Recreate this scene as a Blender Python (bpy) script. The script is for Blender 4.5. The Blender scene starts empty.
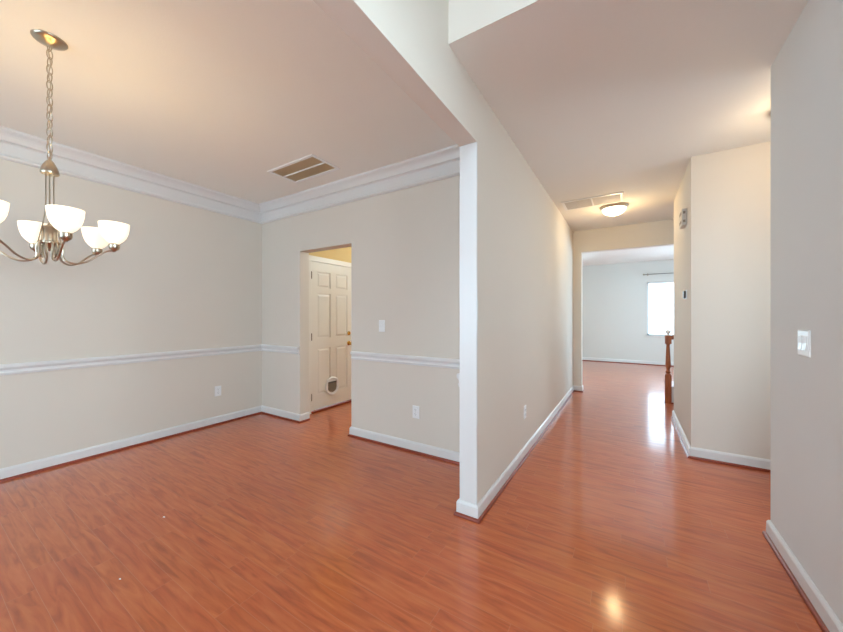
import bpy, bmesh, math
from mathutils import Vector, Matrix
S = bpy.context.scene
COL = S.collection
PI = math.pi

# ------------------------------------------------------------------ materials
def new_mat(name):
    m = bpy.data.materials.new(name); m.use_nodes = True
    nt = m.node_tree; nt.nodes.clear()
    out = nt.nodes.new('ShaderNodeOutputMaterial')
    return m, nt, out
def N(nt, t, **kw):
    n = nt.nodes.new(t)
    for k, v in kw.items(): setattr(n, k, v)
    return n
def srgb(r, g, b):
    f = lambda c: (c/255/12.92) if c/255 <= .04045 else ((c/255+.055)/1.055)**2.4
    return (f(r), f(g), f(b), 1)
def paint(name, col, rough=.6, bump=.0, scale=180, metallic=0, var=.03, spec=None):
    if spec is None: spec = .2 if 'paint' in name and rough >= .5 else .5
    m, nt, out = new_mat(name)
    b = N(nt, 'ShaderNodeBsdfPrincipled')
    b.inputs['Roughness'].default_value = rough
    b.inputs['Metallic'].default_value = metallic
    b.inputs['Specular IOR Level'].default_value = spec
    tc = N(nt, 'ShaderNodeTexCoord')
    no = N(nt, 'ShaderNodeTexNoise'); no.inputs['Scale'].default_value = 3.0
    no.inputs['Detail'].default_value = 4
    nt.links.new(tc.outputs['Object'], no.inputs['Vector'])
    mr = N(nt, 'ShaderNodeMapRange')
    mr.inputs['To Min'].default_value = 1-var; mr.inputs['To Max'].default_value = 1+var
    nt.links.new(no.outputs['Fac'], mr.inputs['Value'])
    mx = N(nt, 'ShaderNodeMix', data_type='RGBA', blend_type='MULTIPLY')
    mx.inputs['Factor'].default_value = 1
    mx.inputs['A'].default_value = col
    nt.links.new(mr.outputs['Result'], mx.inputs['B'])
    nt.links.new(mx.outputs['Result'], b.inputs['Base Color'])
    if bump:
        n2 = N(nt, 'ShaderNodeTexNoise'); n2.inputs['Scale'].default_value = scale
        nt.links.new(tc.outputs['Object'], n2.inputs['Vector'])
        bp = N(nt, 'ShaderNodeBump'); bp.inputs['Strength'].default_value = bump
        bp.inputs['Distance'].default_value = .002
        nt.links.new(n2.outputs['Fac'], bp.inputs['Height'])
        nt.links.new(bp.outputs['Normal'], b.inputs['Normal'])
    nt.links.new(b.outputs['BSDF'], out.inputs['Surface'])
    return m
def wood(name, c1, c2, rough=.3, axis='X', scale=6, coat=.0):
    m, nt, out = new_mat(name)
    b = N(nt, 'ShaderNodeBsdfPrincipled'); b.inputs['Roughness'].default_value = rough
    b.inputs['Coat Weight'].default_value = coat
    tc = N(nt, 'ShaderNodeTexCoord'); mp = N(nt, 'ShaderNodeMapping')
    s = {'X': (1, 12, 12), 'Y': (12, 1, 12), 'Z': (12, 12, 1)}[axis]
    mp.inputs['Scale'].default_value = s
    nt.links.new(tc.outputs['Object'], mp.inputs['Vector'])
    no = N(nt, 'ShaderNodeTexNoise'); no.inputs['Scale'].default_value = scale
    no.inputs['Detail'].default_value = 5; no.inputs['Distortion'].default_value = .6
    nt.links.new(mp.outputs['Vector'], no.inputs['Vector'])
    cr = N(nt, 'ShaderNodeValToRGB')
    cr.color_ramp.elements[0].position = .3; cr.color_ramp.elements[0].color = c1
    cr.color_ramp.elements[1].position = .7; cr.color_ramp.elements[1].color = c2
    nt.links.new(no.outputs['Fac'], cr.inputs['Fac'])
    nt.links.new(cr.outputs['Color'], b.inputs['Base Color'])
    nt.links.new(b.outputs['BSDF'], out.inputs['Surface'])
    return m
def emis(name, col, strength, mixdiff=.0):
    m, nt, out = new_mat(name)
    e = N(nt, 'ShaderNodeEmission'); e.inputs['Color'].default_value = col
    e.inputs['Strength'].default_value = strength
    nt.links.new(e.outputs['Emission'], out.inputs['Surface'])
    return m
def frosted(name, col, strength):
    """lit opal glass: an off-white shell, lit through by its bulb"""
    m, nt, out = new_mat(name)
    b = N(nt, 'ShaderNodeBsdfPrincipled')
    b.inputs['Base Color'].default_value = (.9, .86, .8, 1)
    b.inputs['Roughness'].default_value = .3
    b.inputs['Emission Color'].default_value = col
    b.inputs['Emission Strength'].default_value = strength
    tr = N(nt, 'ShaderNodeBsdfTranslucent'); tr.inputs['Color'].default_value = (.95, .9, .82, 1)
    mx = N(nt, 'ShaderNodeMixShader'); mx.inputs['Fac'].default_value = .04
    nt.links.new(b.outputs['BSDF'], mx.inputs[1]); nt.links.new(tr.outputs['BSDF'], mx.inputs[2])
    nt.links.new(mx.outputs['Shader'], out.inputs['Surface'])
    return m
def glass_mat():
    m, nt, out = new_mat('window_glass')
    t = N(nt, 'ShaderNodeBsdfTransparent'); t.inputs['Color'].default_value = (.96, .98, .97, 1)
    g = N(nt, 'ShaderNodeBsdfGlossy'); g.inputs['Roughness'].default_value = .02
    fr = N(nt, 'ShaderNodeFresnel'); fr.inputs['IOR'].default_value = 1.45
    mx = N(nt, 'ShaderNodeMixShader')
    nt.links.new(fr.outputs['Fac'], mx.inputs['Fac'])
    nt.links.new(t.outputs['BSDF'], mx.inputs[1]); nt.links.new(g.outputs['BSDF'], mx.inputs[2])
    nt.links.new(mx.outputs['Shader'], out.inputs['Surface'])
    return m
def floor_mat():
    m, nt, out = new_mat('cherry_plank_floor')
    L = nt.links.new
    def M(op, a, b=None, c=None):
        n = N(nt, 'ShaderNodeMath', operation=op)
        for i, v in enumerate((a, b, c)):
            if v is None: continue
            if isinstance(v, (int, float)): n.inputs[i].default_value = v
            else: L(v, n.inputs[i])
        return n.outputs[0]
    tc = N(nt, 'ShaderNodeTexCoord'); sp = N(nt, 'ShaderNodeSeparateXYZ')
    L(tc.outputs['Object'], sp.inputs[0])
    X, Y = sp.outputs['X'], sp.outputs['Y']
    W, LEN = .092, .85
    yr = M('DIVIDE', Y, W); row = M('FLOOR', yr); fy = M('FRACT', yr)
    wn = N(nt, 'ShaderNodeTexWhiteNoise', noise_dimensions='1D'); L(row, wn.inputs['W'])
    xs = M('ADD', M('DIVIDE', X, LEN), M('MULTIPLY', wn.outputs['Value'], 7.3))
    colm = M('FLOOR', xs); fx = M('FRACT', xs)
    cb = N(nt, 'ShaderNodeCombineXYZ'); L(row, cb.inputs[0]); L(colm, cb.inputs[1])
    w2 = N(nt, 'ShaderNodeTexWhiteNoise', noise_dimensions='2D'); L(cb.outputs[0], w2.inputs['Vector'])
    rnd = w2.outputs['Value']
    # seams
    sy = M('LESS_THAN', M('MULTIPLY', M('MINIMUM', fy, M('SUBTRACT', 1, fy)), W), .0010)
    sx = M('LESS_THAN', M('MULTIPLY', M('MINIMUM', fx, M('SUBTRACT', 1, fx)), LEN), .0010)
    seam = M('MAXIMUM', sy, sx)
    # grain
    gv = N(nt, 'ShaderNodeCombineXYZ')
    L(M('ADD', M('MULTIPLY', X, 1.9), M('MULTIPLY', rnd, 37)), gv.inputs[0])
    L(M('ADD', M('MULTIPLY', Y, 15), M('MULTIPLY', rnd, 91)), gv.inputs[1])
    g1 = N(nt, 'ShaderNodeTexNoise'); g1.inputs['Scale'].default_value = 1.6
    g1.inputs['Detail'].default_value = 5; g1.inputs['Distortion'].default_value = 1.3
    L(gv.outputs[0], g1.inputs['Vector'])
    wv = N(nt, 'ShaderNodeTexWave', wave_type='BANDS', bands_direction='Y')
    wv.inputs['Scale'].default_value = .5; wv.inputs['Distortion'].default_value = 9
    wv.inputs['Detail'].default_value = 3; wv.inputs['Detail Scale'].default_value = .8
    L(gv.outputs[0], wv.inputs['Vector'])
    gf = M('ADD', M('MULTIPLY', g1.outputs['Fac'], .93), M('MULTIPLY', wv.outputs['Fac'], .07))
    cr = N(nt, 'ShaderNodeValToRGB')
    e = cr.color_ramp.elements
    e[0].position = .25; e[0].color = FLOOR_DARK
    e[1].position = .72; e[1].color = FLOOR_LIGHT
    mid = e.new(.48); mid.color = FLOOR_MID
    L(gf, cr.inputs['Fac'])
    hs = N(nt, 'ShaderNodeHueSaturation')
    hs.inputs['Fac'].default_value = 1
    L(M('ADD', M('MULTIPLY', rnd, .04), .95), hs.inputs['Value'])
    L(M('ADD', M('MULTIPLY', w2.outputs['Color'], .004), .498), hs.inputs['Hue'])
    L(cr.outputs['Color'], hs.inputs['Color'])
    mx = N(nt, 'ShaderNodeMix', data_type='RGBA'); L(M('MULTIPLY', seam, .35), mx.inputs['Factor'])
    L(hs.outputs['Color'], mx.inputs['A']); mx.inputs['B'].default_value = FLOOR_SEAM
    b = N(nt, 'ShaderNodeBsdfPrincipled')
    L(mx.outputs['Result'], b.inputs['Base Color'])
    b.inputs['Specular IOR Level'].default_value = .5
    b.inputs['Coat Weight'].default_value = .6; b.inputs['Coat IOR'].default_value = 1.5; b.inputs['Coat Roughness'].default_value = .34
    n3 = N(nt, 'ShaderNodeTexNoise'); n3.inputs['Scale'].default_value = 2.3; n3.inputs['Detail'].default_value = 5
    L(tc.outputs['Object'], n3.inputs['Vector'])
    L(M('ADD', M('MULTIPLY', n3.outputs['Fac'], .06), .09), b.inputs['Roughness'])
    L(b.outputs['BSDF'], out.inputs['Surface'])
    return m

FLOOR_DARK = srgb(164, 78, 38); FLOOR_MID = srgb(197, 98, 50); FLOOR_LIGHT = srgb(211, 115, 63)
FLOOR_SEAM = srgb(205, 150, 118)
MW = paint('greige_wall_paint', srgb(222, 214, 203), .8, .12, var=.01)
MWR = paint('greige_wall_paint_semi', srgb(224, 223, 221), .8, .12, var=.01)
MC = paint('ceiling_paint', srgb(241, 238, 232), .8, .25, 120, var=.01)
MH = paint('hall_wall_paint', srgb(225, 217, 206), .8, .12, var=.01)
MT = paint('white_trim_paint', srgb(226, 225, 224), .3, var=.01)
MD = paint('white_door_paint', srgb(230, 224, 214), .35, var=.01)
MY = paint('yellow_passage_paint', srgb(226, 198, 142), .8, .12, var=.01)
MB = paint('back_room_paint', srgb(222, 221, 216), .8, .12, var=.01)
MF = floor_mat()
MS = wood('cherry_shoe_molding', srgb(122, 44, 24), srgb(150, 60, 36), .35)
MO = wood('stair_oak_wood', srgb(140, 72, 36), srgb(176, 100, 56), .3, 'Z')
MN = paint('brushed_nickel', srgb(188, 176, 158), .28, metallic=1, var=.05)
MBR = paint('polished_brass', srgb(205, 165, 85), .25, metallic=1)
MHG = paint('aged_brass', srgb(84, 64, 42), .5, metallic=.6)
MCH = paint('beige_plastic', srgb(205, 196, 186), .5)
MPL = paint('white_plastic', srgb(240, 240, 240), .35, var=.005)
MDK = paint('dark_slot', srgb(60, 58, 56), .6)
MGF = paint('grey_filter', srgb(218, 214, 210), .8, .4, 300)
MTF = paint('tan_filter', srgb(214, 194, 162), .85, .5, 300, var=.08)
MFL = paint('smoky_flap_plastic', srgb(120, 112, 100), .25)
MSC = paint('dark_screen', srgb(52, 52, 48), .2)
MG = glass_mat()
MSH = frosted('lit_opal_glass', (1, .84, .60, 1), 2.2)
MDM = frosted('lit_dome_glass', (1, .88, .68, 1), 3.5)
MBU = emis('lit_bulb', (1, .82, .55, 1), 12)

# ------------------------------------------------------------------ mesh helpers
def link(name, bm, mat, parent=None, smooth=False, bevel=0, loc=None):
    me = bpy.data.meshes.new(name)
    bmesh.ops.recalc_face_normals(bm, faces=bm.faces)
    bm.to_mesh(me); bm.free()
    me.materials.append(mat)
    o = bpy.data.objects.new(name, me); COL.objects.link(o)
    if smooth:
        for p in me.polygons: p.use_smooth = True
        try: me.set_sharp_from_angle(angle=math.radians(40))
        except Exception: pass
    if parent: o.parent = parent
    if loc: o.location = loc
    if bevel:
        md = o.modifiers.new('Bevel', 'BEVEL'); md.width = bevel; md.segments = 2
        md.limit_method = 'ANGLE'
    return o
def box(bm, x0, x1, y0, y1, z0, z1):
    vs = [bm.verts.new((x, y, z)) for x in (x0, x1) for y in (y0, y1) for z in (z0, z1)]
    for f in ((0,1,3,2),(4,6,7,5),(0,4,5,1),(2,3,7,6),(0,2,6,4),(1,5,7,3)):
        bm.faces.new([vs[i] for i in f])
def boxes(*bs):
    bm = bmesh.new()
    for b in bs: box(bm, *b)
    return bm
def lathe(bm, prof, seg=32, c=(0,0,0)):
    """prof: list of (r,z), open or reaching the axis"""
    rings = []
    for r, z in prof:
        if r < 1e-5: rings.append([bm.verts.new((c[0], c[1], c[2]+z))])
        else: rings.append([bm.verts.new((c[0]+r*math.cos(2*PI*i/seg), c[1]+r*math.sin(2*PI*i/seg), c[2]+z)) for i in range(seg)])
    for a, b in zip(rings, rings[1:]):
        for i in range(seg):
            j = (i+1) % seg
            if len(a) == 1 and len(b) == 1: continue
            if len(a) == 1: bm.faces.new((a[0], b[i], b[j]))
            elif len(b) == 1: bm.faces.new((a[i], a[j], b[0]))
            else: bm.faces.new((a[i], a[j], b[j], b[i]))
def tube(bm, pts, r, seg=10, closed=False):
    pts = [Vector(p) for p in pts]; n = len(pts); rings = []
    rr = r if isinstance(r, (list, tuple)) else [r]*n
    up = None
    for i, p in enumerate(pts):
        if closed: t = pts[(i+1) % n]-pts[i-1]
        else: t = pts[min(i+1, n-1)]-pts[max(i-1, 0)]
        t.normalize()
        if up is None:
            up = Vector((0, 0, 1)) if abs(t.z) < .9 else Vector((1, 0, 0))
        s = t.cross(up)
        if s.length < 1e-4: s = t.cross(Vector((0, 1, 0)))
        s.normalize(); up = s.cross(t).normalized()
        rings.append([bm.verts.new(p+(s*math.cos(2*PI*k/seg)+up*math.sin(2*PI*k/seg))*rr[i]) for k in range(seg)])
    m = n if closed else n-1
    for i in range(m):
        a, b = rings[i], rings[(i+1) % n]
        for k in range(seg):
            q = (k+1) % seg
            bm.faces.new((a[k], a[q], b[q], b[k]))
    if not closed:
        bm.faces.new(rings[0]); bm.faces.new(list(reversed(rings[-1])))
def smooth_path(ctrl, n=8):
    out = []
    P = [Vector(c) for c in ctrl]
    P = [P[0]*2-P[1]]+P+[P[-1]*2-P[-2]]
    for i in range(1, len(P)-2):
        for k in range(n):
            t = k/n
            a, b, c, d = P[i-1], P[i], P[i+1], P[i+2]
            out.append(.5*((2*b)+(c-a)*t+(2*a-5*b+4*c-d)*t*t+(3*b-a-3*c+d)*t**3))
    out.append(P[-2]); return out
def sweep(bm, path, prof, closed=False):
    """moulding: profile (offset to the left of travel, z) along a mitred plan path"""
    n = len(path); P = [Vector(p) for p in path]; rings = []
    for i in range(n):
        dp = (P[i]-P[i-1]).normalized() if (i > 0 or closed) else None
        dn = (P[(i+1) % n]-P[i]).normalized() if (i < n-1 or closed) else None
        if dp is None: dp = dn
        if dn is None: dn = dp
        n1 = Vector((-dp.y, dp.x)); n2 = Vector((-dn.y, dn.x))
        m = (n1+n2)/(1+n1.dot(n2))
        rings.append([bm.verts.new((P[i].x+m.x*o, P[i].y+m.y*o, z)) for o, z in prof])
    k = len(prof)
    for i in range(n if closed else n-1):
        a, b = rings[i], rings[(i+1) % n]
        for j in range(k):
            q = (j+1) % k
            bm.faces.new((a[j], a[q], b[q], b[j]))
    if not closed:
        bm.faces.new(rings[0]); bm.faces.new(list(reversed(rings[-1])))
def struct(name, bm, mat, parent=None, **kw):
    o = link(name, bm, mat, parent, **kw)
    if parent is None: o['kind'] = 'structure'
    return o
def thing(name, label, cat, loc=(0,0,0), rz=0, group=None):
    o = bpy.data.objects.new(name, None); COL.objects.link(o)
    o.empty_display_size = .1
    o.location = loc; o.rotation_euler = (0, 0, rz); o['label'] = label; o['category'] = cat
    if group: o['group'] = group
    return o
def copy_tree(o, parent=None):
    c = o.copy(); COL.objects.link(c)
    if parent: c.parent = parent
    for ch in list(o.children): copy_tree(ch, c)
    return c

# ------------------------------------------------------------------ plan
H = 2.74; HF = 5.2
XL, XC0, XC1, XR = -4.16, -.936, -.816, .70
YF, YB = -2.6, 2.64
YE = 1.98          # end of the centre wall
YH = 1.58          # fascia above the hall
YO = 6.23          # opening to back room
YW = 10.65
DX0, DX1, DZ = -3.385, -2.538, 2.075
SO0, SO1 = -1.7, 1.2        # added opening in the right wall beside the camera, admits the study's daylight

struct('floor', boxes((-4.4, 4.0, -2.75, 10.85, -.12, 0)), MF)
struct('ceiling_dining', boxes((XL-.13, XC0, YF-.15, YB+.13, H, H+.12)), MC)
struct('ceiling_hall', boxes((XC1, 2.12, YH+.004, YO+.13, H, H+.12)), MC)
struct('ceiling_back_room', boxes((-3.6, 3.3, YO+.13, YW+.13, H, H+.12)), MC)
struct('ceiling_passage', boxes((-3.7, XC0, YB+.13, YO+.13, H, H+.12)), MC)
struct('ceiling_foyer', boxes((XC0, XR+.13, YF-.15, YH+.12, HF, HF+.12)), MC)
struct('wall_fascia', boxes((XC1, XR, YH, YH+.12, H+.12, HF), (XC1, XR, YH, YH+.004, H, H+.12)), MH)
struct('wall_center', boxes((XC0, XC1, YE, YO+.13, 0, H), (XC0, XC1, YF, YE, 2.392, HF),
                            (XC0, XC1, YF, YF+.35, 0, 2.392)), MH)
struct('trim_1', boxes((XC0, XC1, YE-.014, YE, 0, 2.392)), MT, bevel=.003)
struct('wall_left', boxes((XL-.13, XL, YF-.15, YB+.13, 0, H)), MW)
struct('wall_back', boxes((XL, DX0, YB, YB+.13, 0, H), (DX1, XC0, YB, YB+.13, 0, H),
                          (DX0, DX1, YB, YB+.13, DZ, H)), MW)
struct('wall_right', boxes((XR, XR+.13, YF-.15, SO0, 0, HF), (XR, XR+.13, SO1, 2.72, 0, HF),
       (XR, XR+.13, SO0, SO1, 2.392, HF), (XR+.13, 3.93, 2.59, 2.72, 0, H)), MWR)
struct('wall_hall_corner', boxes((.48, 2.0, 3.87, 5.25, 0, H)), MH)
struct('wall_side_hall', boxes((2.0, 2.12, 2.72, 2.9, 0, H), (2.0, 2.12, 3.7, YO+.13, 0, H),
                                (2.0, 2.12, 2.9, 3.7, 0, .8), (2.0, 2.12, 2.9, 3.7, 2.1, H)), MH)
struct('wall_opening', boxes((XC1, -.684, YO, YO+.13, 0, H), (-.684, 2.0, YO, YO+.13, 2.372, H)), MH)
# unseen study right of the foyer, added to bring in light from the side
struct('ceiling_added_study', boxes((XR+.13, 3.93, YF-.15, 2.59, H, H+.12)), MC)
struct('wall_added_study_front', boxes((XR+.13, 3.93, YF-.15, YF, 0, H)), MW)
SW = (-1.7, 1.7, .5, 2.35)
struct('wall_added_study_side', boxes((3.8, 3.93, YF, SW[0], 0, H), (3.8, 3.93, SW[1], 2.59, 0, H), (3.8, 3.93, SW[0], SW[1], 0, SW[2]),
                                (3.8, 3.93, SW[0], SW[1], SW[3], H)), MW)
# passage behind the dining room doorway
PX = -3.57; PD0, PD1 = 2.935, 3.745
struct('wall_passage_side', boxes((PX-.12, PX, YB+.13, PD0, 0, H), (PX-.12, PX, PD1, YO, 0, H),
                                  (PX-.12, PX, PD0, PD1, 2.04, H)), MY)
struct('wall_passage_end', boxes((PX-.12, XC0, YO, YO+.13, 0, H)), MY)
# back room
WX0, WX1, WZ0, WZ1 = .405, 1.31, .773, 2.19
def wall_with_windows(name, x0, x1, y0, y1, z1, wins, mat):
    """wins: sorted (x0,x1,z0,z1) holes"""
    bs = []; cx = x0
    for a, b, c, d in wins:
        bs.append((cx, a, y0, y1, 0, z1))
        if c > 0: bs.append((a, b, y0, y1, 0, c))
        bs.append((a, b, y0, y1, d, z1)); cx = b
    bs.append((cx, x1, y0, y1, 0, z1))
    return struct(name, boxes(*bs), mat)
wall_with_windows('wall_back_room_far', -3.6, 3.3, YW, YW+.13, H,
                  [(-2.4, -1.5, WZ0, WZ1), (WX0, WX1, WZ0, WZ1), (1.9, 2.8, WZ0, WZ1)], MB)
struct('wall_back_room_left', boxes((-3.72, -3.6, YO+.13, YW+.13, 0, H)), MB)
struct('wall_back_room_right', boxes((3.3, 3.42, YO+.13, 7.5, 0, H), (3.3, 3.42, 9.9, YW+.13, 0, H),
       (3.3, 3.42, 7.5, 9.9, 0, .5), (3.3, 3.42, 7.5, 9.9, 2.2, H)), MB)
struct('wall_back_room_near', boxes((2.12, 3.3, YO, YO+.13, 0, H)), MB)
# front wall
DW = [(-3.75, -1.35, .45, 2.35)]
wall_with_windows('wall_front_dining', XL, XC0, YF-.15, YF, H, DW, MW)
FW = (-.80, .56)
struct('wall_front_foyer', boxes((XC0, FW[0], YF-.15, YF, 0, HF), (FW[1], XR, YF-.15, YF, 0, HF),
        (FW[0], FW[1], YF-.15, YF, 2.62, 3.1), (FW[0], FW[1], YF-.15, YF, 4.7, HF),
        (FW[0], FW[1], YF-.15, YF, 2.06, 2.14),
        (FW[0], FW[0]+.24, YF-.15, YF, 0, .30), (FW[1]-.24, FW[1], YF-.15, YF, 0, .30)), MH)

# ------------------------------------------------------------------ mouldings
BASE = [(0, 0), (.015, 0), (.015, .082), (.011, .091), (.006, .098), (0, .098)]
SHOE = [(.015, 0), (.029, 0), (.0285, .008), (.026, .014), (.021, .018), (.015, .020)]
RAIL = [(0, .825), (.012, .826), (.016, .836), (.018, .846), (.011, .852), (.011, .866), (.020, .876),
        (.027, .886), (.028, .900), (.024, .910), (0, .912)]
CROWN = [(0, H), (.100, H), (.100, H-.016), (.092, H-.024), (.082, H-.030), (.070, H-.038), (.058, H-.052),
         (.050, H-.068), (.046, H-.078), (.046, H-.086), (.020, H-.092), (.014, H-.100), (.014, H-.108),
         (.014, H-.184), (.028, H-.190), (.034, H-.202), (.028, H-.214), (.014, H-.220), (0, H-.222)]
def baseboard(name, path):
    bm = bmesh.new(); sweep(bm, path, BASE); o = struct(name, bm, MT)
    bm = bmesh.new(); sweep(bm, path, SHOE); link('shoe_molding', bm, MS, o)
YT = YE-.014
baseboard('baseboard_center', [(-.684, YO+.13), (-.684, YO), (XC1, YO), (XC1+.0, YT), (XC0, YT), (XC0, YB), (DX1, YB), (DX1, YB+.13)])
baseboard('baseboard_left', [(DX0, YB+.13), (DX0, YB), (XL, YB), (XL, YF), (XC0, YF)])
baseboard('baseboard_added_study', [(XR, YF), (XR, SO0), (XR+.13, SO0), (XR+.13, YF), (3.8, YF), (3.8, 2.59), (XR+.13, 2.59), (XR+.13, SO1), (XR, SO1), (XR, SO1+.4)])
baseboard('baseboard_right', [(XR, SO1+.4), (XR, 2.72), (2.0, 2.72), (2.0, 3.87), (.48, 3.87), (.48, 5.25), (2.0, 5.25)])
baseboard('baseboard_far', [(3.3, YW), (-3.6, YW)])
baseboard('baseboard_passage', [(PX, YO), (PX, PD1+.07)])
def mould(name, path, prof, closed=False, mat=MT):
    bm = bmesh.new(); sweep(bm, path, prof, closed); return struct(name, bm, mat)
mould('trim_2', [(XC0, YE+.0), (XC0, YB), (DX1+.01, YB)], RAIL)
mould('trim_3', [(DX0-.012, YB), (XL, YB), (XL, YF), (-3.8, YF)], RAIL)
mould('trim_4', [(XC0, YF), (XC0, YB), (XL, YB), (XL, YF)], CROWN, True)

# ------------------------------------------------------------------ windows
def window(name, x0, x1, y, z0, z1, cols=1, sign=1, sill=True, sash=True):
    """double hung window; y = room-side wall face, sign +1 when outside is +Y"""
    yo = y+sign*.07; t = .04
    a, b = sorted((yo, yo+sign*.04))
    fr = [(x0, x0+t, a, b, z0, z1), (x1-t, x1, a, b, z0, z1), (x0, x1, a, b, z0, z0+t), (x0, x1, a, b, z1-t, z1)]
    for k in range(1, cols):
        xm = x0+(x1-x0)*k/cols; fr.append((xm-.04, xm+.04, a, b, z0+t, z1-t))
    o = struct(name, boxes(*fr), MT)
    zm = (z0+z1)/2
    if sash: link('sash_rail', boxes((x0+t, x1-t, a+.005, b-.005, zm-.018, zm+.018)), MT, o)
    g = (a+b)/2
    link('glass', boxes((x0+t-.005, x1-t+.005, g-.003, g+.003, z0+t-.005, z1-t+.005)), MG, o)
    if sill:
        a2, b2 = sorted((y-sign*.03, y+sign*.07))
        link('sill', boxes((x0-.03, x1+.03, a2, b2, z0-.022, z0)), MT, o, bevel=.004)
    return o
window('window_1', WX0, WX1, YW, WZ0, WZ1, sash=False)
window('window_added_2', 1.9, 2.8, YW, WZ0, WZ1)  # unseen window added to brighten the back room
window('window_added_3', -2.4, -1.5, YW, WZ0, WZ1)  # another added window out of view, more daylight for the back room
window('window_4', DW[0][0], DW[0][1], YF, DW[0][2], DW[0][3], 2, -1)  # unseen window, enlarged and set farther back to even out the daylight
window('window_5', FW[0], FW[1], YF, 3.1, 4.7, 2, -1)
window('window_6', FW[0], FW[1], YF, 2.14, 2.62, 1, -1, sill=False, sash=False)
window('window_added_7', FW[0], FW[0]+.24, YF, .30, 2.06, 1, -1, sill=False, sash=False)  # sidelight added to bring cool light low into the foyer
window('window_added_8', FW[1]-.24, FW[1], YF, .30, 2.06, 1, -1, sill=False, sash=False)  # matching added sidelight, same purpose

w9 = window('window_added_9', -SW[1], -SW[0], 3.8, SW[2], SW[3], 3)  # added study window, lights the left and hall walls from the side
w11 = window('window_added_11', -9.9, -7.5, 3.3, .5, 2.2, 3, sill=False)  # added side window, brightens the back room and hardly reaches the hall
w11.rotation_euler = (0, 0, -PI/2)
w10 = window('window_added_10', -3.7, -2.9, 2.0, .8, 2.1, 1, sill=False)  # added window out of view, lights the hall wall head-on
w10.rotation_euler = (0, 0, -PI/2)
w9.rotation_euler = (0, 0, -PI/2)
# ------------------------------------------------------------------ doors
def panel_door(w, h, t=.035):
    """six panel slab in local XZ, face towards +Y at y=0"""
    bm = bmesh.new(); r = .010
    box(bm, 0, w, -t, -r, 0, h)
    st = .105*w/.8; ms = .10*w/.8
    zs = [0, .20, .84, .98, 1.60, 1.68, 1.90, h]      # rail/panel borders
    zs = [z*h/2.03 if z != h else h for z in zs]
    box(bm, 0, st, -r, 0, 0, h); box(bm, w-st, w, -r, 0, 0, h)
    box(bm, (w-ms)/2, (w+ms)/2, -r, 0, 0, h)
    for a, b in ((zs[0], zs[1]), (zs[2], zs[3]), (zs[4], zs[5]), (zs[6], zs[7])):
        box(bm, st, (w-ms)/2, -r, 0, a, b); box(bm, (w+ms)/2, w-st, -r, 0, a, b)
    for a, b in ((zs[1], zs[2]), (zs[3], zs[4]), (zs[5], zs[6])):
        for x0, x1 in ((st, (w-ms)/2), ((w+ms)/2, w-st)):
            g, q = .016, .036
            o = [(x0+g, a+g), (x1-g, a+g), (x1-g, b-g), (x0+g, b-g)]
            i = [(x0+q, a+q), (x1-q, a+q), (x1-q, b-q), (x0+q, b-q)]
            vo = [bm.verts.new((x, -r, z)) for x, z in o]; vi = [bm.verts.new((x, -.002, z)) for x, z in i]
            for k in range(4): bm.faces.new((vo[k], vo[(k+1) % 4], vi[(k+1) % 4], vi[k]))
            bm.faces.new(vi)
    return bm
# white six panel door in the passage; local x runs along +Y, face to +X
dw = PD1-PD0-.044
d1 = struct('door_1', panel_door(dw, 1.985), MD)
d1.location = (PX+.002, PD0+.022, .032); 
# local +X -> world +Y, local +Y(face) -> world +X  (mirror-free: rotate and flip)
d1.rotation_euler = (0, 0, PI/2)
# after the turn the face looks to -X: spin the mesh so that it looks into the passage
for v in d1.data.vertices: v.co.y = -v.co.y
d1.data.flip_normals()
def in_door(name, bm, mat, **kw): return link(name, bm, mat, d1, **kw)
def rot_to(bm, M): bmesh.ops.transform(bm, matrix=M, verts=bm.verts)
# door-local: x along door, -y out of the face, z up
def disc_out(prof, x, z, seg=24):
    bm = bmesh.new(); lathe(bm, prof, seg); rot_to(bm, Matrix.Translation((x, 0, z)) @ Matrix.Rotation(PI/2, 4, 'X')); return bm
kx = dw-.07
in_door('door_knob', disc_out([(0, 0), (.033, 0), (.033, .006), (.014, .012), (.012, .03), (.022, .038), (.028, .05), (.026, .062), (.014, .068), (0, .069)], kx, .85), MBR, smooth=True)
in_door('deadbolt', disc_out([(0, 0), (.03, 0), (.03, .010), (.022, .018), (0, .019)], kx, 1.0), MBR, smooth=True)
for z in (.18, .98, 1.80):
    bm = bmesh.new(); box(bm, -.012, .012, -.006, .0, z-.045, z+.045)
    tube(bm, [(-.004, -.008, z-.048), (-.004, -.008, z+.048)], .008, 8)
    h = in_door('hinge', bm, MHG)
# cat flap: round white surround, smoky arched flap
fx, fz = 3.325-PD0-.022, .272
bm = bmesh.new()
pr = [(.098, 0), (.128, 0), (.128, .008), (.120, .016), (.106, .016), (.098, .010), (.098, 0)]
lathe(bm, pr, 40); rot_to(bm, Matrix.Translation((fx, 0, fz)) @ Matrix.Rotation(PI/2, 4, 'X'))
box(bm, fx-.1, fx+.1, -.006, 0, fz+.062, fz+.10)
box(bm, fx-.105, fx-.078, -.006, 0, fz-.06, fz+.08); box(bm, fx+.078, fx+.105, -.006, 0, fz-.06, fz+.08)
pet = in_door('pet_flap', bm, MPL, smooth=True); pet['label'] = 'round white cat flap surround low on the door'
bm = bmesh.new(); pts = []
for k in range(17):
    a = PI+PI*k/16; pts.append((fx+.078*math.cos(a), fz-.01+.078*math.sin(a)))
pts = [(fx-.078, fz+.062)]+pts+[(fx+.078, fz+.062)]
va = [bm.verts.new((x, -.009, z)) for x, z in pts]; vb = [bm.verts.new((x, -.001, z)) for x, z in pts]
bm.faces.new(va); bm.faces.new(list(reversed(vb)))
for k in range(len(pts)): bm.faces.new((va[k], va[(k+1) % len(pts)], vb[(k+1) % len(pts)], vb[k]))
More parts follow.
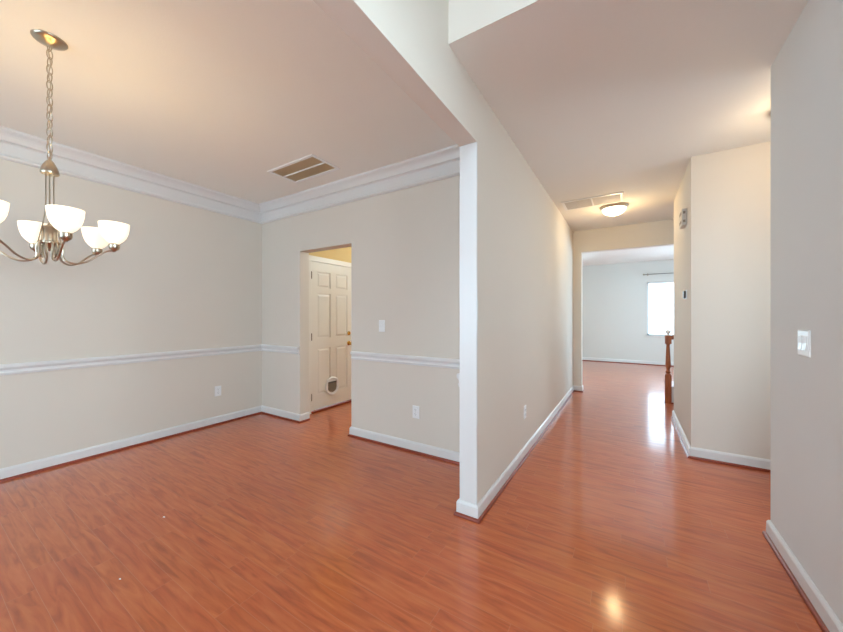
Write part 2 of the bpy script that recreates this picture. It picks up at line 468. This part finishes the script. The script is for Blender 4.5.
f = link('flap', bm, MFL, pet); f['label'] = 'smoky grey swinging flap'
bm = bmesh.new(); box(bm, fx-.07, fx+.07, -.016, -.009, fz+.045, fz+.06); link('flap_handle', bm, MDK, pet)
# casing and threshold
struct('trim_5', boxes((PX-.12, PX+.016, PD0-.058, PD0+.018, 0, 2.02), (PX-.12, PX+.016, PD1-.018, PD1+.058, 0, 2.02),
                       (PX-.12, PX+.016, PD0-.058, PD1+.058, 2.02, 2.09)), MD, bevel=.004)
struct('trim_6', boxes((PX-.10, PX+.035, PD0+.018, PD1-.018, 0, .026)), MS, bevel=.005)
# entrance door behind the camera
d2 = struct('door_2', panel_door(.80, 2.03), MD)
d2.location = (-.52, YF-.05, .01)
struct('trim_7', boxes((FW[0]+.24, -.52, YF-.14, YF+.015, 0, 2.06), (.28, FW[1]-.24, YF-.14, YF+.015, 0, 2.06)), MT)
bm = bmesh.new(); lathe(bm, [(0, 0), (.033, 0), (.033, .006), (.014, .012), (.012, .03), (.028, .05), (.014, .068), (0, .069)], 20)
rot_to(bm, Matrix.Translation((.73, 0, .92)) @ Matrix.Rotation(-PI/2, 4, 'X')); link('door_knob', bm, MBR, d2, smooth=True)

# ------------------------------------------------------------------ chandelier
CX, CY = -2.580, .447
ch = thing('chandelier', 'brushed nickel chandelier with six lit white glass bowls hanging on a chain', 'chandelier', (CX, CY, H))
def Z(z): return z-H+.010
bm = bmesh.new(); lathe(bm, [(0, -.034), (.012, -.034), (.022, -.028), (.045, -.020), (.062, -.010), (.067, -.003), (.067, 0), (0, 0)], 40)
link('canopy', bm, MN, ch, smooth=True)
bm = bmesh.new(); z = Z(2.715); zl = Z(2.10)
n = 15; pitch = (z-zl)/n
for k in range(n):
    zc = z-pitch*(k+.5); hl = pitch*.5+.005; w = .013
    pts = []
    for q in range(16):
        a = 2*PI*q/16
        px = w*math.cos(a); pz = hl*math.sin(a)
        ang = (PI/2 if k % 2 else 0)+.5
        pts.append((px*math.cos(ang), px*math.sin(ang), zc+pz))
    tube(bm, pts, .0025, 6, True)
# cord woven through the links
tube(bm, [(.004*math.sin(i*1.7), .004*math.cos(i*1.7), z+.01-(z-zl+.02)*i/20) for i in range(21)], .0022, 6)
link('chain', bm, MN, ch, smooth=True)
DZC = .028
bm = bmesh.new(); lathe(bm, [(0, Z(2.085+DZC)), (.006, Z(2.085+DZC)), (.008, Z(2.07+DZC)), (.016, Z(2.06+DZC)), (.026, Z(2.04+DZC)), (.034, Z(2.015+DZC)), (.036, Z(2.0+DZC)), (.033, Z(1.995+DZC)), (0, Z(1.995+DZC))], 32)
link('top_cap', bm, MN, ch, smooth=True)
for k in range(3):
    a = math.radians(32+120*k+20); bm = bmesh.new()
    pts = smooth_path([(r*math.cos(a), r*math.sin(a), Z(zz)) for r, zz in ((.016, 2.025), (.016, 1.93), (.017, 1.85), (.024, 1.78), (.037, 1.715), (.046, 1.665))], 6)
    tube(bm, pts, .0028, 8); link('rod', bm, MN, ch, smooth=True)
bm = bmesh.new(); lathe(bm, [(0, Z(1.765)), (.006, Z(1.765)), (.010, Z(1.755)), (.024, Z(1.75)), (.030, Z(1.742)), (.030, Z(1.672)), (.040, Z(1.668)), (.040, Z(1.660)), (.028, Z(1.654)), (.012, Z(1.640)), (.008, Z(1.625)), (0, Z(1.620))], 32)
link('hub', bm, MN, ch, smooth=True)
lights_pos = []
yaw = math.radians(32)
def arm_bm(ang):
    bm = bmesh.new(); d = Vector((math.cos(ang), math.sin(ang), 0))
    ctrl = [(.030, 1.668), (.044, 1.664), (.049, 1.635), (.048, 1.60), (.062, 1.573),
            (.100, 1.562), (.145, 1.578), (.185, 1.612), (.222, 1.640), (.255, 1.650)]
    pts = smooth_path([(d.x*r, d.y*r, Z(zz)) for r, zz in ctrl], 5)
    tube(bm, pts, .0048, 8)
    return bm
def rosette_bm(ang):
    d = Vector((math.cos(ang), math.sin(ang), 0)); bm = bmesh.new()
    pts = smooth_path([(d.x*r, d.y*r, Z(zz)) for r, zz in ((.034, 1.668), (.040, 1.63), (.034, 1.598), (.024, 1.582))], 4)
    tube(bm, pts, [.004, .005, .006, .0065, .007, .0065, .006, .0055, .005, .004, .003, .002, .001], 8)
    return bm
RA = .255
for k in range(6):
    camang = math.radians(-30+60*k)
    ang = camang+yaw
    d = Vector((math.cos(ang), math.sin(ang), 0))
    arm = link('arm', arm_bm(ang), MN, ch, smooth=True)
    link('hub_leaf', rosette_bm(ang+PI/6), MN, ch, smooth=True)
    px, py = d.x*RA, d.y*RA
    bm = bmesh.new(); lathe(bm, [(0, Z(1.640)), (.007, Z(1.641)), (.010, Z(1.648)), (.020, Z(1.655)), (.024, Z(1.668)), (.024, Z(1.682)), (.020, Z(1.686)), (.012, Z(1.690)), (0, Z(1.690))], 24, (px, py, 0))
    link('socket_cup', bm, MN, arm, smooth=True)
    bm = bmesh.new()
    outr = [(.014, 1.684), (.024, 1.690), (.038, 1.703), (.051, 1.722), (.060, 1.747), (.065, 1.775), (.067, 1.800)]
    inr = [(r-.0035, zz+.001) for r, zz in reversed(outr)]; inr[-1] = (.010, 1.688)
    lathe(bm, [(r, Z(zz)) for r, zz in outr+inr+[outr[0]]], 32, (px, py, 0))
    sh = link('glass_shade', bm, MSH, ch, smooth=True)
    bm = bmesh.new(); lathe(bm, [(0, Z(1.775)), (.010, Z(1.771)), (.017, Z(1.758)), (.018, Z(1.745)), (.012, Z(1.722)), (.010, Z(1.700)), (.010, Z(1.690)), (0, Z(1.690))], 16, (px, py, 0))
    link('bulb', bm, MBU, sh, smooth=True)
    lights_pos.append((CX+px, CY+py, 1.80))

# ------------------------------------------------------------------ ceiling lights
def flush_light(label, loc, r=.165):
    t = thing('ceiling_light', label, 'ceiling light', (loc[0], loc[1], H))
    bm = bmesh.new(); lathe(bm, [(0, 0), (r, 0), (r, -.008), (r-.006, -.020), (r-.014, -.030), (r-.03, -.034), (0, -.034)], 48)
    link('base_ring', bm, MN, t, smooth=True)
    bm = bmesh.new(); R = r-.022
    prof = [(R*math.cos(a*PI/2/9), -.034-.085*math.sin(a*PI/2/9)) for a in range(10)]; prof[-1] = (0, prof[-1][1])
    lathe(bm, prof, 40); link('glass_dome', bm, MDM, t, smooth=True)
    bm = bmesh.new(); lathe(bm, [(0, -.117), (.009, -.118), (.011, -.126), (.006, -.134), (0, -.136)], 16)
    link('finial', bm, MN, t, smooth=True)
    return t
flush_light('lit dome ceiling light in the hall beside the ceiling vent', (-.168, 5.08))
flush_light('ceiling light barely showing at the corner of the grey wall on the right', (1.015, 3.30))
flush_light('lit ceiling light in the passage behind the dining room doorway', (-2.3, 4.6))

# ------------------------------------------------------------------ ceiling vents
def vent(label, x0, x1, y0, y1, fmat, split, tilt=1):
    cx, cy = (x0+x1)/2, (y0+y1)/2; w, h = (x1-x0)/2, (y1-y0)/2; b = .032
    t = thing('ceiling_vent', label, 'vent', (cx, cy, H))
    bm = boxes((-w, w, -h, -h+b, -.010, 0), (-w, w, h-b, h, -.010, 0), (-w, -w+b, -h+b, h-b, -.010, 0), (w-b, w, -h+b, h-b, -.010, 0))
    if split == 'x': box(bm, -w+b, w-b, -.009, .009, -.010, 0)
    else: box(bm, -.009, .009, -h+b, h-b, -.010, 0)
    link('frame', bm, MPL, t, bevel=.003)
    cells = [(-w+b, w-b, -h+b, -.009), (-w+b, w-b, .009, h-b)] if split == 'x' else [(-w+b, -.009, -h+b, h-b), (.009, w-b, -h+b, h-b)]
    for a0, a1, c0, c1 in cells:
        bm = boxes((a0, a1, c0, c1, -.0015, 0))
        n = int((c1-c0)/.013)
        for k in range(n):                       # thin tilted slats
            y = c0+(k+.5)*(c1-c0)/n
            if not tilt:
                box(bm, a0, a1, y-.0042, y+.0042, -.0075, -.005); continue
            vs = [bm.verts.new(p) for p in ((a0, y-.005, -.0058), (a1, y-.005, -.0058), (a1, y+.004, -.002), (a0, y+.004, -.002),
                                             (a0, y-.0045, -.0064), (a1, y-.0045, -.0064), (a1, y+.0045, -.0026), (a0, y+.0045, -.0026))]
            for f in ((0,1,2,3),(7,6,5,4),(0,4,5,1),(3,2,6,7),(0,3,7,4),(1,5,6,2)): bm.faces.new([vs[i] for i in f])
        link('grille', bm, fmat, t)
    return t
vent('white framed ceiling vent with tan grilles in the dining room', -3.07, -2.40, 2.00, 2.345, MTF, 'x')
vent('white ceiling vent with grey grilles over the hall beside the dome light', -.735, -.055, 4.53, 4.90, MGF, 'y', 0)

# ------------------------------------------------------------------ wall plates (local: x across, z up, face to -Y)
def plate_bm(w=.074, h=.118, t=.006):
    bm = bmesh.new()
    o = [(-w/2, -h/2), (w/2, -h/2), (w/2, h/2), (-w/2, h/2)]; i = [(a*(1-.008/w*1.4), b*(1-.008/h*1.4)) for a, b in o]
    A = [bm.verts.new((x, 0, z)) for x, z in o]; B = [bm.verts.new((x, -t*.6, z)) for x, z in o]; C_ = [bm.verts.new((x, -t, z)) for x, z in i]
    for P, Q in ((A, B), (B, C_)):
        for k in range(4): bm.faces.new((P[k], P[(k+1) % 4], Q[(k+1) % 4], Q[k]))
    bm.faces.new(C_); bm.faces.new(A); return bm
def outlet(label, loc, rz):
    t = thing('wall_outlet', label, 'outlet', loc, rz, 'wall outlets')
    link('cover_plate', plate_bm(), MPL, t)
    for s in (-1, 1):
        bm = bmesh.new(); lathe(bm, [(0, 0), (.0165, 0), (.0165, .0025), (0, .0025)], 20)
        rot_to(bm, Matrix.Translation((0, -.006, s*.0205)) @ Matrix.Rotation(PI/2, 4, 'X'))
        soc = link('socket', bm, MPL, t)
        link('slots', boxes((-.008, -.006, -.0095, -.008, s*.0205, s*.0205+.009), (.005, .007, -.0095, -.008, s*.0205, s*.0205+.008),
                            (-.002, .002, -.0095, -.008, s*.0205-.009, s*.0205-.005)), MDK, soc)
    link('screw', disc_s(), MN, t)
def disc_s():
    bm = bmesh.new(); lathe(bm, [(0, 0), (.003, 0), (.003, .0015), (0, .0018)], 10)
    rot_to(bm, Matrix.Translation((0, -.006, 0)) @ Matrix.Rotation(PI/2, 4, 'X')); return bm
outlet('white wall outlet low on the long left wall below the chair rail', (XL, 2.078, .395), PI/2)
outlet('white wall outlet below the chair rail right of the doorway', (-1.709, YB, .382), 0)
outlet('small white outlet low on the hall wall', (XC1, 3.108, .404), PI/2)
# faces: rz=0 looks to -Y; rz=+90deg looks to +X; rz=-90deg looks to -X
t = thing('light_switch', 'single white switch on the dining wall above the chair rail', 'light switch', (-2.119, YB, 1.19))
link('cover_plate', plate_bm(), MPL, t); link('toggle', boxes((-.005, .005, -.018, -.005, -.008, .012)), MPL, t, bevel=.002)
t = thing('light_switch', 'double white rocker switch on the grey wall at the right edge', 'light switch', (XR, 2.275, 1.163), -PI/2)
link('cover_plate', plate_bm(.122, .122, .007), MPL, t, bevel=.001)
for s in (-1, 1):
    bm = bmesh.new(); cx = s*.023
    prof = [(-.007, -.034), (-.0125, -.032), (-.008, 0), (-.0095, .033), (-.007, .034)]
    A = [bm.verts.new((cx-.0165, y, z)) for y, z in prof]; B = [bm.verts.new((cx+.0165, y, z)) for y, z in prof]
    for k in range(len(prof)-1): bm.faces.new((A[k], A[k+1], B[k+1], B[k]))
    bm.faces.new(A); bm.faces.new(list(reversed(B))); bm.faces.new((A[0], B[0], B[-1], A[-1]))
    link('rocker', bm, MPL, t)
# chime box and thermostat on the hall corner wall (faces -X)
t = thing('wall_door_chime', 'beige doorbell chime box high on the hall wall', 'door chime', (.48, 4.205, 2.262), -PI/2)
link('housing', boxes((-.09, .09, -.042, 0, -.08, .08)), MCH, t, bevel=.006)
link('sound_slots', boxes((-.06, .06, -.044, -.041, .03, .055), (-.06, .06, -.044, -.041, -.055, -.03),
     (.089, .092, -.032, -.012, .03, .055), (.089, .092, -.032, -.012, -.055, -.03)), paint('brown_slot', srgb(140, 125, 112), .6), t)
t = thing('wall_thermostat', 'small thermostat with dark screen on the hall wall under the chime box', 'thermostat', (.48, 4.15, 1.50), -PI/2)
link('back_plate', boxes((-.055, .055, -.010, 0, -.045, .045)), MPL, t, bevel=.003)
link('screen', boxes((-.045, .045, -.026, -.010, -.038, .038)), MSC, t, bevel=.003)

# ------------------------------------------------------------------ staircase (climbs to +X just beyond the hall corner)
st = thing('staircase', 'wooden newel post and white skirted stair foot at the hall end', 'staircase', (.53, 6.09, 0))
sw = .95; rise, run = .185, .27
for k in range(5):
    link('riser', boxes((k*run, k*run+.018, .03, sw, k*rise, (k+1)*rise-.028)), MT, st)
    link('tread', boxes((k*run-.025, (k+1)*run+.018, .03, sw, (k+1)*rise-.028, (k+1)*rise)), MO, st, bevel=.006)
bm = bmesh.new()     # closed skirt facing the hall, its top edge rising with the flight
SKZ = lambda x: .225+rise/run*(x+.02)
P = [(-.02, 0), (5*run, 0), (5*run, SKZ(5*run)), (.03, SKZ(.03)), (-.02, SKZ(-.01))]
A = [bm.verts.new((x, 0, z)) for x, z in P]; B = [bm.verts.new((x, .03, z)) for x, z in P]
bm.faces.new(A); bm.faces.new(list(reversed(B)))
for k in range(5): bm.faces.new((A[k], A[(k+1) % 5], B[(k+1) % 5], B[k]))
sk = link('skirt_board', bm, MT, st)
link('shoe_molding', boxes((-.005, 5*run, -.013, 0, 0, .020)), MS, sk)
def newel(x, y):
    bm = bmesh.new(); w = .039
    box(bm, x-w, x+w, y-w, y+w, 0, .42)
    prof = [(0, .42), (.038, .42), (.034, .435), (.024, .442), (.033, .455), (.034, .47), (.024, .482), (.020, .50), (.031, .53), (.034, .56),
            (.030, .64), (.025, .76), (.021, .86), (.030, .872), (.024, .882), (0, .882)]
    lathe(bm, prof, 24, (x, y, 0))
    box(bm, x-w, x+w, y-w, y+w, .88, 1.0)
    return bm
NX, NY = -.038, .030
nw = link('newel_post', newel(NX, NY), MO, st, smooth=True)
bm = bmesh.new(); lathe(bm, [(0, 1.0), (.036, 1.0), (.030, 1.010), (.018, 1.016), (.017, 1.024), (.030, 1.036), (.038, 1.052), (.036, 1.068), (.024, 1.082), (0, 1.087)], 24, (NX, NY, 0))
f = link('finial', bm, MPL, nw, smooth=True); f['label'] = 'pale rounded cap'
def rail_pt(x): return .955+.68*(x-NX)*min(1, max(0, (x-NX)/.25+.25))
bm = bmesh.new(); pts = []
for k in range(25):
    x = NX+.035+k*.055; pts.append((x, .015+.015*max(0, 1-k/3), rail_pt(x)))
tube(bm, pts, .029, 12); link('handrail', bm, MO, st, smooth=True)
for k in range(5):
    for q in (.09, .215):
        x = k*run+q; z0 = SKZ(x)-.012; z1 = rail_pt(x)-.015
        if x > 1.3: continue
        bm = bmesh.new(); hh = z1-z0
        box(bm, x-.0145, x+.0145, .0005, .0295, z0, z0+.12)
        lathe(bm, [(0, z0+.12), (.015, z0+.12), (.010, z0+.14), (.016, z0+.18), (.013, z0+hh*.6), (.009, z1), (0, z1)], 14, (x, .015, 0))
        link('baluster', bm, MPL, st, smooth=True)

# ------------------------------------------------------------------ curtain rod
cr = thing('curtain_rod', 'thin grey curtain rod above the bright far window', 'curtain rod', (.86, YW, 2.385))
bm = bmesh.new(); tube(bm, [(-.50, -.075, 0), (.50, -.075, 0)], .009, 12); link('rod', bm, paint('rod_metal', srgb(140, 138, 136), .35, metallic=.8), cr, smooth=True)
for s in (-1, 1):
    bm = bmesh.new(); lathe(bm, [(0, 0), (.012, 0), (.012, .012), (.020, .022), (.022, .034), (.014, .046), (0, .05)], 16)
    rot_to(bm, Matrix.Translation((s*.50, -.075, 0)) @ Matrix.Rotation(s*PI/2, 4, 'Y')); link('finial', bm, MN, cr, smooth=True)
    link('bracket', boxes((s*.44-.008, s*.44+.008, -.075, 0, -.008, .008), (s*.44-.015, s*.44+.015, -.008, 0, -.03, .03)), MN, cr)

# ------------------------------------------------------------------ specks on the floor
def fleck(label, x, y, s):
    bm = bmesh.new()
    pts = [(math.cos(a)*s*(1+.35*math.sin(3*a)), math.sin(a)*s*.55) for a in [2*PI*k/9 for k in range(9)]]
    A = [bm.verts.new((px, py, .0)) for px, py in pts]; B = [bm.verts.new((px*.7, py*.7, .002)) for px, py in pts]
    for k in range(9): bm.faces.new((A[k], A[(k+1) % 9], B[(k+1) % 9], B[k]))
    bm.faces.new(A); bm.faces.new(B)
    o = link('floor_fleck', bm, MPL, loc=(x, y, 0)); o['label'] = label; o['category'] = 'fleck'; o['group'] = 'white flecks on the floor'
def px_floor(u, v):
    a = (u-421.5)/332.4; d = 332.4*1.29/(v-316); return d*(a*.8482-.5295), d*(a*.5295+.8482)
fleck('tiny white fleck on the dining floor, farther from the camera', *px_floor(164, 517), .010)
fleck('tiny white fleck on the dining floor, nearer the camera', *px_floor(120, 579), .007)

# ------------------------------------------------------------------ lights
def area(name, loc, rot, sx, sy, power, col):
    l = bpy.data.lights.new(name, 'AREA'); l.shape = 'RECTANGLE'; l.size = sx; l.size_y = sy
    l.energy = power; l.color = col
    o = bpy.data.objects.new(name, l); COL.objects.link(o); o.location = loc; o.rotation_euler = rot
    return o
def point(name, loc, power, col, r=.05):
    l = bpy.data.lights.new(name, 'POINT'); l.energy = power; l.color = col; l.shadow_soft_size = r
    o = bpy.data.objects.new(name, l); COL.objects.link(o); o.location = loc
    return o
LG = {  # light groups: linear rgb of each
 'dining': (4, 6, 8), 'foyer_up': (60, 70, 82), 'foyer_low': (21, 21, 21), 'back': (70, 98, 116), 'back_side': (90, 140, 185), 'study': (108, 134, 148), 'nook': (5.8, 6.6, 7.4),
 'chand': (2.3, 1.5, .44), 'hall': (9.5, 6.8, 3.4), 'side': (6.0, 4.4, 2.7), 'passage': (50, 57, 56), }
WORLD = 2.5; EM = 1.2
def grp(k):
    c = LG[k]; m = max(max(c), 1e-6); return m, tuple(v/m for v in c)
# area lamps outside the unseen windows stand in for daylight, several added as fill
m, c = grp('dining'); area('daylight_dining', (-2.55, YF-.20, 1.40), (PI/2, 0, 0), 2.4, 1.9, m, c)
m, c = grp('foyer_up'); area('daylight_foyer_upper', (-.12, YF-.20, 3.9), (PI/2, 0, 0), 1.34, 1.6, m, c)
m, c = grp('foyer_low'); area('daylight_transom', (-.12, YF-.20, 2.38), (PI/2, 0, 0), 1.34, .48, m*.45, c)
for x in (FW[0]+.12, FW[1]-.12): area('fill_sidelight', (x, YF-.20, 1.18), (PI/2, 0, 0), .24, 1.74, m*.275, c)  # added fill lamps for cool light low in the foyer
m, c = grp('back')
for x in (2.35, -1.95):
    area('fill_back_room', (x, YW+.20, 1.48), (-PI/2, 0, 0), .9, 1.42, m, c)  # fill lamps behind the added windows, for back room brightness
m, c = grp('back_side'); area('fill_back_side', (3.52, 8.7, 1.35), (0, PI/2, 0), 1.7, 2.4, m, c)  # fill lamp behind the added side window
m, c = grp('study'); area('fill_study', (4.02, 0, 1.42), (0, PI/2, 0), 1.85, 3.4, m, c)  # added fill lamp, reaches the left and hall walls through the opening
m, c = grp('nook'); area('fill_nook', (2.17, 3.3, 1.45), (0, PI/2, 0), 1.3, .8, m, c)  # added fill lamp out of view, brightens the hall wall
m, c = grp('chand')
for p in lights_pos: point('chandelier_bulb', (p[0], p[1], 1.785), m, c, .02)
m, c = grp('hall'); point('hall_lamp', (-.168, 5.08, H-.19), m, c, .08)
m, c = grp('side'); point('side_hall_lamp', (1.015, 3.25, H-.19), m, c, .08)
m, c = grp('passage'); point('passage_lamp', (-2.3, 4.6, H-.19), m, c, .08)
for mt, st_ in ((MSH, .62), (MDM, 1.6)):
    for n in mt.node_tree.nodes:
        if n.type == 'BSDF_PRINCIPLED': n.inputs['Emission Strength'].default_value = st_*EM
for n in MBU.node_tree.nodes:
    if n.type == 'EMISSION': n.inputs['Strength'].default_value = 12*EM

w = bpy.data.worlds.new('World'); S.world = w; w.use_nodes = True
bg = w.node_tree.nodes['Background']; bg.inputs['Color'].default_value = (1.78, 2.30, 2.8, 1); bg.inputs['Strength'].default_value = WORLD

# ------------------------------------------------------------------ camera
cd = bpy.data.cameras.new('camera'); cam = bpy.data.objects.new('camera', cd); COL.objects.link(cam)
cd.sensor_width = 36; cd.lens = 332.4/843*36; cd.clip_start = .02
cam.location = (0, 0, 1.29); cam.rotation_euler = (PI/2, 0, math.radians(31.97))
S.camera = cam
vs = S.view_settings
vs.view_transform = 'Standard'; vs.look = 'None'; vs.gamma = 1; vs.exposure = .10; vs.use_curve_mapping = False
